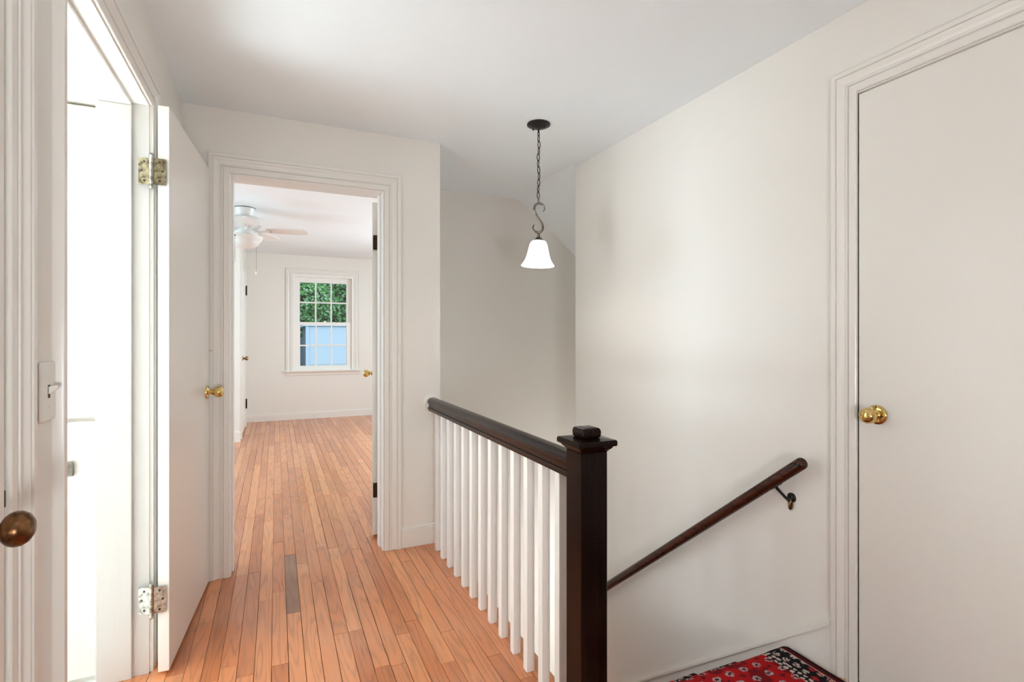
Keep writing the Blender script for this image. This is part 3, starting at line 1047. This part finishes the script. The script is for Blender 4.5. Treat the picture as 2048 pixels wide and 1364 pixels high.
# red runner: over the landing, over each nosing, down the risers
rug = MB()
rx0, rx1 = 1.10, 1.815
path = [(0.72, 0.007), (1.05, 0.007), (1.25, 0.0075), (1.36, 0.008), (1.392, 0.007), (1.409, 0.001), (1.4135, -0.011), (1.409, -0.024), (1.392, -0.034)]
for k in range(1, 6):
    z = -RISE * k
    yb = YN - 0.018 + RUN * (k - 1)
    path += [(yb - 0.002, z + 0.05), (yb + 0.003, z + 0.016), (yb + 0.018, z + 0.0085), (yb + RUN * 0.55, z + 0.008), (yb + RUN - 0.002, z + 0.008), (yb + RUN + 0.017, z + 0.001), (yb + RUN + 0.0225, z - 0.011), (yb + RUN + 0.017, z - 0.024), (yb + RUN, z - 0.034)]
nx = 24
rows_, uvs = [], []
s_acc = 0.0
last = None
for (y, z) in path:
    if last:
        s_acc += math.hypot(y - last[0], z - last[1])
    last = (y, z)
    r_, u_ = [], []
    for j in range(nx + 1):
        t = j / nx
        x = rx1 + (rx0 - rx1) * t
        wob = 0.0012 * math.sin(t * 19 + s_acc * 9)
        r_.append((x, y, z + wob))
        u_.append(((rx1 - x), s_acc))
    rows_.append(r_)
    uvs.append(u_)
me = bpy.data.meshes.new('stair_runner')
V, F, U = [], [], []
n = nx + 1
for r_, u_ in zip(rows_, uvs):
    V += r_
    U += u_
for i in range(len(rows_) - 1):
    for j in range(nx):
        F.append((i * n + j, i * n + j + 1, (i + 1) * n + j + 1, (i + 1) * n + j))
org = Vector(((rx0 + rx1) / 2, YN, 0))
me.from_pydata([tuple(Vector(p) - org) for p in V], [], F)
uvl = me.uv_layers.new(name='UVMap')
for lp in me.loops:
    uvl.data[lp.index].uv = U[lp.vertex_index]
me.shade_smooth()
me.materials.append(M['rug'])
ro_ = bpy.data.objects.new('stair_runner', me)
COL.objects.link(ro_)
place(ro_, org)
so = ro_.modifiers.new('thick', 'SOLIDIFY')
so.thickness = 0.006
so.offset = -1 if True else 1
tag(ro_, 'red and black patterned carpet runner at the head of the stairs', 'rug')

# ------------------------------------------------------------------ balustrade
RXC = 0.845                                   # centre line
bal = empty('balustrade', (RXC, 2.15, 0), 'white square balusters under a dark varnished handrail ending in a dark newel post', 'railing')
NX0, NX1, NY0, NY1 = 0.800, 0.890, 1.275, 1.362
# newel
mb = MB().box(NX0, NX1, NY0, NY1, -0.30, 0.884)
nw = mb.build('newel_post', M['darkwood_z'], bal, bevel=0.0025)
cp = MB()
cx, cy_ = (NX0 + NX1) / 2, (NY0 + NY1) / 2
hw = 0.045


def sq(h_, z):
    return [(cx - h_, cy_ - h_, z), (cx + h_, cy_ - h_, z), (cx + h_, cy_ + h_, z), (cx - h_, cy_ + h_, z)]


cp.quad_strip([sq(hw + 0.001, 0.884), sq(hw + 0.003, 0.888), sq(hw + 0.008, 0.892), sq(hw + 0.012, 0.898), sq(hw + 0.0125, 0.9005), sq(hw + 0.019, 0.9005), sq(hw + 0.0205, 0.905), sq(hw + 0.0205, 0.913), sq(hw + 0.0185, 0.918), sq(0.030, 0.921)], True, True, True)
cap_ = cp.build('newel_cap', M['darkwood_z'], nw, bevel=0.0012)
MB().quad_strip([sq(0.028, 0.9212), sq(0.0305, 0.926), sq(0.0315, 0.938), sq(0.0300, 0.947), sq(0.0265, 0.9505), sq(0.015, 0.9525)], True, True, True).build('cap_block', M['darkwood_z'], nw, bevel=0.0022, seg=2)
# handrail profile (x offset, z)
half = [(0.0, 0.862), (0.012, 0.861), (0.022, 0.857), (0.029, 0.850), (0.0325, 0.841), (0.0325, 0.833), (0.029, 0.827), (0.0255, 0.824), (0.0235, 0.816), (0.0235, 0.808), (0.029, 0.805), (0.0305, 0.800), (0.0290, 0.795), (0.0255, 0.793), (0.0255, 0.786)]
prof = [(x, z) for x, z in half] + [(-x, z) for x, z in reversed(half[1:])]
hr = MB()
hr.quad_strip([[(RXC + x, y, z) for x, z in prof] for y in (NY1 - 0.001, 1.9, 2.5, YB - 0.012)], True, True, True)
hr.build('handrail', M['darkwood_y'], bal, smooth=35)
# plaster rosette where the rail meets the wall
rz = MB().lathe([(0.056, 0.0), (0.055, 0.006), (0.050, 0.011), (0.044, 0.012)], axis_matrix((RXC - 0.002, YB, 0.826), (0, -1, 0)), 40)
rz.build('wall_rosette', M['wall'], bal, smooth=40)
first = None
for k in range(13):
    y = 2.880 - k * 0.11735
    if first is None:
        first = MB().box(RXC - 0.0155, RXC + 0.0155, y - 0.0155, y + 0.0155, 0.0, 0.787).build('baluster', M['white'], bal, bevel=0.0012)
    else:
        c = first.copy()
        COL.objects.link(c)
        c.location = first.location + Vector((0, -k * 0.11735, 0))

# ------------------------------------------------------------------ wall handrail
wh = empty('wall_handrail', (1.78, 1.9, 0.3), 'round red-brown wooden handrail sloping down the right wall on iron brackets', 'handrail')
hy0, hz0, sl = 1.300, 0.757, -0.805
hx = 1.778
d_ = Vector((0, 1, sl)).normalized()
p0 = Vector((hx, hy0, hz0))
pts = [p0 + d_ * s for s in (0.0, 0.004, 0.010, 0.5, 1.2, 1.9, 2.15)]
hrl = MB().tube(pts, [0.0165, 0.0205, 0.0225, 0.0225, 0.0225, 0.0225, 0.0225], 28)
hrl.build('rail', M['redwood'], wh, smooth=40)
for s in (0.150, 1.97):
    c = p0 + d_ * s
    base = Vector((XR, c.y - 0.012, c.z - 0.088))
    bk = MB().tube([c + Vector((0.0, 0, -0.026)), c + Vector((0.004, -0.001, -0.034)), c + Vector((0.022, -0.004, -0.052)), c + Vector((0.044, -0.008, -0.074)), c + Vector((0.058, -0.011, -0.086)), base], [0.0065, 0.0062, 0.0055, 0.0055, 0.0065, 0.008], 12)
    b_ = bk.build('bracket', M['black'], wh, smooth=50)
    MB().obox(c + Vector((-0.009, 0, 0)) - d_ * 0.026 + Vector((0, 0, -0.0295)), (0.018, 0, 0), d_ * 0.052, (0, 0, 0.006)).build('saddle', M['black'], b_, bevel=0.001)
    Mx = axis_matrix(base + Vector((0, 0, 0.012)), (-1, 0, 0))
    MB().lathe([(0.019, 0.0), (0.019, 0.003), (0.015, 0.007), (0.006, 0.010), (0.0001, 0.0105)], Mx, 24).build('bracket_plate', M['black'], b_, smooth=40)
    MB().lathe([(0.0001, -0.026), (0.006, -0.024), (0.0085, -0.014), (0.009, 0.0), (0.008, 0.012), (0.0055, 0.018), (0.0001, 0.02)], Matrix.Translation(base + Vector((-0.008, 0, -0.010))), 16).build('bracket_foot', M['oldbrass'], b_, smooth=50)

# ------------------------------------------------------------------ pendant lamp
px, py = 1.297, 2.501
pl = empty('pendant_lamp', (px, py, ZC), 'pendant lamp with lit white bell glass shade on a dark chain over the stairwell', 'lamp')
T = Matrix.Translation
can = MB().lathe([(0.062, ZC), (0.0635, ZC - 0.004), (0.0625, ZC - 0.008), (0.055, ZC - 0.012), (0.040, ZC - 0.018), (0.022, ZC - 0.023), (0.010, ZC - 0.025), (0.0001, ZC - 0.0255)], T((px, py, 0)), 40)
co = can.build('canopy', M['black'], pl, smooth=40)
for ang in (2.6, -0.55):
    q = Vector((px + 0.034 * math.cos(ang - 0.43), py + 0.034 * math.sin(ang - 0.43), ZC - 0.0195))
    MB().lathe([(0.004, 0), (0.0045, 0.004), (0.0035, 0.009), (0.0001, 0.010)], axis_matrix(q, (0, 0, -1)), 12).build('canopy_screw', M['black'], co, smooth=50)
lp_ = MB().tube([(px, py, ZC - 0.024), (px, py, ZC - 0.050)], 0.0052, 12)
lp_.tube([(px + 0.006 * math.cos(a), py - 0.0 * math.sin(a), ZC - 0.054 + 0.009 * math.sin(a)) for a in [2 * PI * i / 16 for i in range(16)]], 0.002, 8, closed=True)
lp_.build('canopy_loop', M['black'], pl, smooth=50)
cr = Vector((math.cos(math.radians(24.5)), -math.sin(math.radians(24.5)), 0))   # plane of the scroll
cf = Vector((-cr.y, cr.x, 0))


def link_mesh(c, ax):
    ptl = []
    for i in range(20):
        a = 2 * PI * i / 20
        ptl.append(Vector(c) + ax * (0.0072 * math.cos(a)) + Vector((0, 0, 0.0195 * math.sin(a) * (1 - 0.0 * abs(math.cos(a))))))
    return MB().tube(ptl, 0.0024, 8, closed=True)


ztop, zbot = ZC - 0.062, 1.972
nl_ = 10
for k in range(nl_):
    zc = ztop - 0.0165 - k * (ztop - zbot - 0.033) / (nl_ - 1)
    sway = 0.0025 * math.sin(k * 1.3)
    ang = 0.55 if k % 2 else 0.55 + PI / 2
    ax = cr * math.cos(ang) + cf * math.sin(ang)
    link_mesh((px + sway * cr.x, py + sway * cr.y, zc), ax).build('chain_link', M['black'], pl, smooth=60)
# scroll
S0 = [(715, 452), (735, 425), (741, 395), (730, 355), (700, 325), (660, 309), (622, 313), (590, 335), (572, 370), (567, 415), (577, 460), (598, 505), (625, 550), (655, 592), (685, 635), (706, 680), (714, 725), (704, 765), (675, 795), (635, 806), (595, 798), (563, 775), (547, 742), (546, 708), (556, 682), (566, 668)]
pp = []
for a, b in S0:
    uu = (a - 640) / 8.525 * 2.81 / 1037.5
    vv = -(b - 300) / 8.525 * 2.81 / 1037.5
    pp.append(Vector((px, py, 1.947)) + cr * uu + Vector((0, 0, vv)))
ns = len(pp)
sm = []
for i in range(ns - 1):
    for t in (0, 0.5):
        p_1, p0_, p1_, p2_ = pp[max(i - 1, 0)], pp[i], pp[i + 1], pp[min(i + 2, ns - 1)]
        sm.append(0.5 * ((2 * p0_) + (p1_ - p_1) * t + (2 * p_1 - 5 * p0_ + 4 * p1_ - p2_) * t * t + (3 * p0_ - p_1 - 3 * p1_ + p2_) * t ** 3))
sm.append(pp[-1])
rr = [0.0026 + 0.0040 * min(1, 5.0 * min(i, len(sm) - 1 - i) / len(sm)) for i in range(len(sm))]
MB().tube(sm, rr, 12).build('scroll', M['pewter'], pl, smooth=60)
zs = 1.947
MB().lathe([(0.0001, zs + 0.026), (0.003, zs + 0.024), (0.004, zs + 0.018), (0.0032, zs + 0.014), (0.0065, zs + 0.010), (0.007, zs + 0.003), (0.0055, zs), (0.0001, zs - 0.001)], T((px, py, 0)), 20).build('scroll_finial', M['pewter'], pl, smooth=50)
zs = 1.781
MB().lathe([(0.0001, zs + 0.001), (0.0065, zs), (0.008, zs - 0.006), (0.0085, zs - 0.013), (0.0075, zs - 0.017), (0.010, zs - 0.019), (0.016, zs - 0.025), (0.024, zs - 0.033), (0.029, zs - 0.037), (0.029, zs - 0.041), (0.0001, zs - 0.041)], T((px, py, 0)), 32).build('shade_holder', M['pewter'], pl, smooth=40)
sh = [(0.026, 1.742), (0.034, 1.741), (0.0425, 1.733), (0.049, 1.718), (0.054, 1.698), (0.059, 1.674), (0.065, 1.652), (0.073, 1.633), (0.082, 1.619), (0.0895, 1.609), (0.091, 1.605), (0.0875, 1.6035), (0.080, 1.614), (0.071, 1.629), (0.062, 1.650), (0.056, 1.674), (0.051, 1.698), (0.046, 1.716), (0.040, 1.729), (0.026, 1.736)]
tilt = Matrix.Translation((px, py, 1.742)) @ Matrix.Rotation(math.radians(2.0), 4, cf) @ Matrix.Translation((-px, -py, -1.742)) @ T((px, py, 0))
shd = MB()
shd.lathe(sh, tilt, 48, False, False).build('glass_shade', M['shade'], pl, smooth=60)
bl = MB().lathe([(0.0001, 1.655), (0.012, 1.658), (0.020, 1.668), (0.022, 1.680), (0.018, 1.694), (0.012, 1.706), (0.011, 1.735)], T((px, py, 0)), 24)
bl.build('bulb', M['shade'], pl, smooth=60)
pd = bpy.data.lights.new('bulb_light', 'POINT')
pd.energy = 1.6
pd.shadow_soft_size = 0.02
pd.color = (1.0, 0.93, 0.84)
pdo = bpy.data.objects.new('bulb_light', pd)
pdo.location = (px, py, 1.63)
COL.objects.link(pdo)

# ------------------------------------------------------------------ ceiling fan in the bedroom
fx, fy = -0.264, 5.47
fan = empty('ceiling_fan', (fx, fy, ZF), 'white ceiling fan with light bowl and pull chains in the far bedroom', 'fan')
T0 = T((fx, fy, 0))
MB().lathe([(0.088, ZF), (0.088, ZF - 0.006), (0.080, ZF - 0.020), (0.068, ZF - 0.065), (0.062, ZF - 0.082), (0.030, ZF - 0.083)], T0, 40).build('fan_canopy', M['fanwhite'], fan, smooth=35)
MB().lathe([(0.0895, ZF - 0.0005), (0.0905, ZF - 0.003), (0.0895, ZF - 0.006)], T0, 40).build('canopy_ring', M['black'], fan, smooth=35)
MB().lathe([(0.050, ZF - 0.080), (0.112, ZF - 0.088), (0.138, ZF - 0.105), (0.143, ZF - 0.125), (0.143, ZF - 0.165), (0.120, ZF - 0.190), (0.075, ZF - 0.205), (0.020, ZF - 0.206)], T0, 44).build('motor_housing', M['fanwhite'], fan, smooth=35)
MB().lathe([(0.062, ZF - 0.200), (0.066, ZF - 0.215), (0.066, ZF - 0.245), (0.055, ZF - 0.258), (0.02, ZF - 0.259)], T0, 36).build('switch_housing', M['fanwhite'], fan, smooth=35)
MB().lathe([(0.060, ZF - 0.252), (0.150, ZF - 0.262), (0.156, ZF - 0.270), (0.140, ZF - 0.302), (0.128, ZF - 0.315), (0.12, ZF - 0.316)], T0, 44).build('light_fitter', M['fanwhite'], fan, smooth=35)
MB().lathe([(0.128, ZF - 0.314), (0.118, ZF - 0.336), (0.094, ZF - 0.360), (0.058, ZF - 0.376), (0.02, ZF - 0.382), (0.0001, ZF - 0.3825)], T0, 44).build('light_bowl', M['fanwhite'], fan, smooth=60)
fr_ = Vector((0.9988, 0.0482, 0))
ff_ = Vector((-fr_.y, fr_.x, 0))
for k in range(5):
    a = math.radians(-13 + 72 * k)
    u_ = fr_ * math.cos(a) + ff_ * math.sin(a)
    w_ = Vector((-u_.y, u_.x, 0))
    tiltv = Vector((0, 0, -0.22))
    wz = (w_ + tiltv).normalized()
    nz_ = u_.cross(wz).normalized()
    zb = ZF - 0.205
    C0 = Vector((fx, fy, zb))
    arm = MB().tube([C0 + u_ * 0.085 + Vector((0, 0, 0.0)), C0 + u_ * 0.125 + Vector((0, 0, -0.012)), C0 + u_ * 0.165 + Vector((0, 0, -0.008)), C0 + u_ * 0.20 + Vector((0, 0, 0.0))], [0.012, 0.009, 0.011, 0.014], 10)
    arm.obox(C0 + u_ * 0.18 - wz * 0.028 - nz_ * 0.004, u_ * 0.085, wz * 0.056, nz_ * 0.003)
    outl = [(0.195, -0.045), (0.26, -0.056), (0.46, -0.066), (0.525, -0.060), (0.548, -0.036), (0.552, 0.0), (0.548, 0.036), (0.525, 0.060), (0.46, 0.066), (0.26, 0.056), (0.195, 0.045)]
    bl_ = MB().quad_strip([[C0 + u_ * r + wz * s + nz_ * dz for r, s in outl] for dz in (0.0, 0.006)], True, True, True)
    bo = bl_.build('blade', M['fanwhite'], fan, smooth=30)
    arm.build('blade_arm', M['fanwhite'], bo, smooth=40)
    for s in (-0.016, 0.016):
        MB().lathe([(0.005, 0), (0.004, 0.003), (0.0001, 0.0035)], axis_matrix(C0 + u_ * 0.225 + wz * s - nz_ * 0.0045, -nz_), 10).build('blade_screw', M['black'], bo)
for dx, df, zt, zb in ((-0.080, -0.150, ZF - 0.288, 1.925), (0.095, 0.02, ZF - 0.315, 1.842)):
    q = Vector((fx, fy, 0)) + fr_ * dx + ff_ * df
    ch = MB().tube([(q.x, q.y, zt), (q.x, q.y, zb)], 0.0017, 6)
    pc = ch.build('pull_chain', M['pewter'], fan)
    MB().lathe([(0.0001, zb + 0.004), (0.004, zb), (0.009, zb - 0.012), (0.010, zb - 0.02), (0.006, zb - 0.026), (0.0001, zb - 0.027)], T((q.x, q.y, 0)), 14).build('chain_pull', M['fanwhite'], pc, smooth=50)
    MB().lathe([(0.006, zt - 0.003), (0.007, zt + 0.004), (0.0001, zt + 0.009)], T((q.x, q.y, 0)), 10).build('chain_guide', M['black'], pc)

# ------------------------------------------------------------------ light switch
sy, sz = 1.330, 1.111
sw = tag(MB().box(XL, XL + 0.0065, sy - 0.035, sy + 0.035, sz - 0.0585, sz + 0.0585).build('light_switch', M['plastic'], None, bevel=0.003, seg=2),
         'white toggle light switch on the narrow wall between the two left doorways', 'switch')
MB().box(XL + 0.0063, XL + 0.0068, sy - 0.0055, sy + 0.0055, sz - 0.013, sz + 0.013).build('switch_slot', M['screw'], sw)
tg = MB()
tg.quad_strip([[(XL + 0.0066, sy - 0.0048, sz - 0.006), (XL + 0.0066, sy + 0.0048, sz - 0.006), (XL + 0.0066, sy + 0.0048, sz + 0.010), (XL + 0.0066, sy - 0.0048, sz + 0.010)],
               [(XL + 0.022, sy - 0.0038, sz + 0.006), (XL + 0.022, sy + 0.0038, sz + 0.006), (XL + 0.022, sy + 0.0038, sz + 0.013), (XL + 0.022, sy - 0.0038, sz + 0.013)]], True, True, True)
tg.build('toggle', M['plastic'], sw, bevel=0.001)
for s in (1, -1):
    MB().lathe([(0.0032, 0), (0.003, 0.001), (0.0001, 0.0014)], axis_matrix((XL + 0.0064, sy, sz + s * 0.030), (1, 0, 0)), 12).build('screw', M['plastic'], sw)

# ------------------------------------------------------------------ linen cupboard in the room on the left
cx0, cx1, cyf = -1.25, -0.578, 2.300
cup = tag(MB().box(cx0, cx1, cyf + 0.004, cyf + 0.024, 0.0, 2.04).build('linen_cupboard', M['cupboard']),
          'white built-in linen cupboard glimpsed through the left doorway', 'cupboard')
MB().box(cx0 + 0.02, cx1 - 0.004, cyf - 0.014, cyf + 0.003, 0.935, 2.030).build('upper_door', M['cupboard'], cup, bevel=0.0015)
lo_ = MB().box(cx0 + 0.02, cx1 - 0.004, cyf - 0.014, cyf + 0.003, 0.02, 0.922).build('lower_door', M['cupboard'], cup, bevel=0.0015)
MB().box(cx0 + 0.02, cx1 - 0.004, cyf - 0.018, cyf - 0.0142, 0.896, 0.905).build('door_bead', M['cupboard'], lo_)
MB().box(-0.665, -0.643, cyf - 0.026, cyf - 0.0142, 0.735, 0.785).build('catch', M['pewter'], lo_, bevel=0.002)
cm = MB()
pr = [(0.024, 0), (-0.016, 0.0), (-0.016, 0.010), (-0.010, 0.016), (-0.010, 0.060), (-0.018, 0.068), (-0.030, 0.095), (-0.034, 0.105), (0.024, 0.105)]
cm.quad_strip([[(x, cyf + y, 2.045 + z) for y, z in pr] for x in (cx0, cx1)], True, True, True)
cm.build('crown_moulding', M['cupboard'], cup)
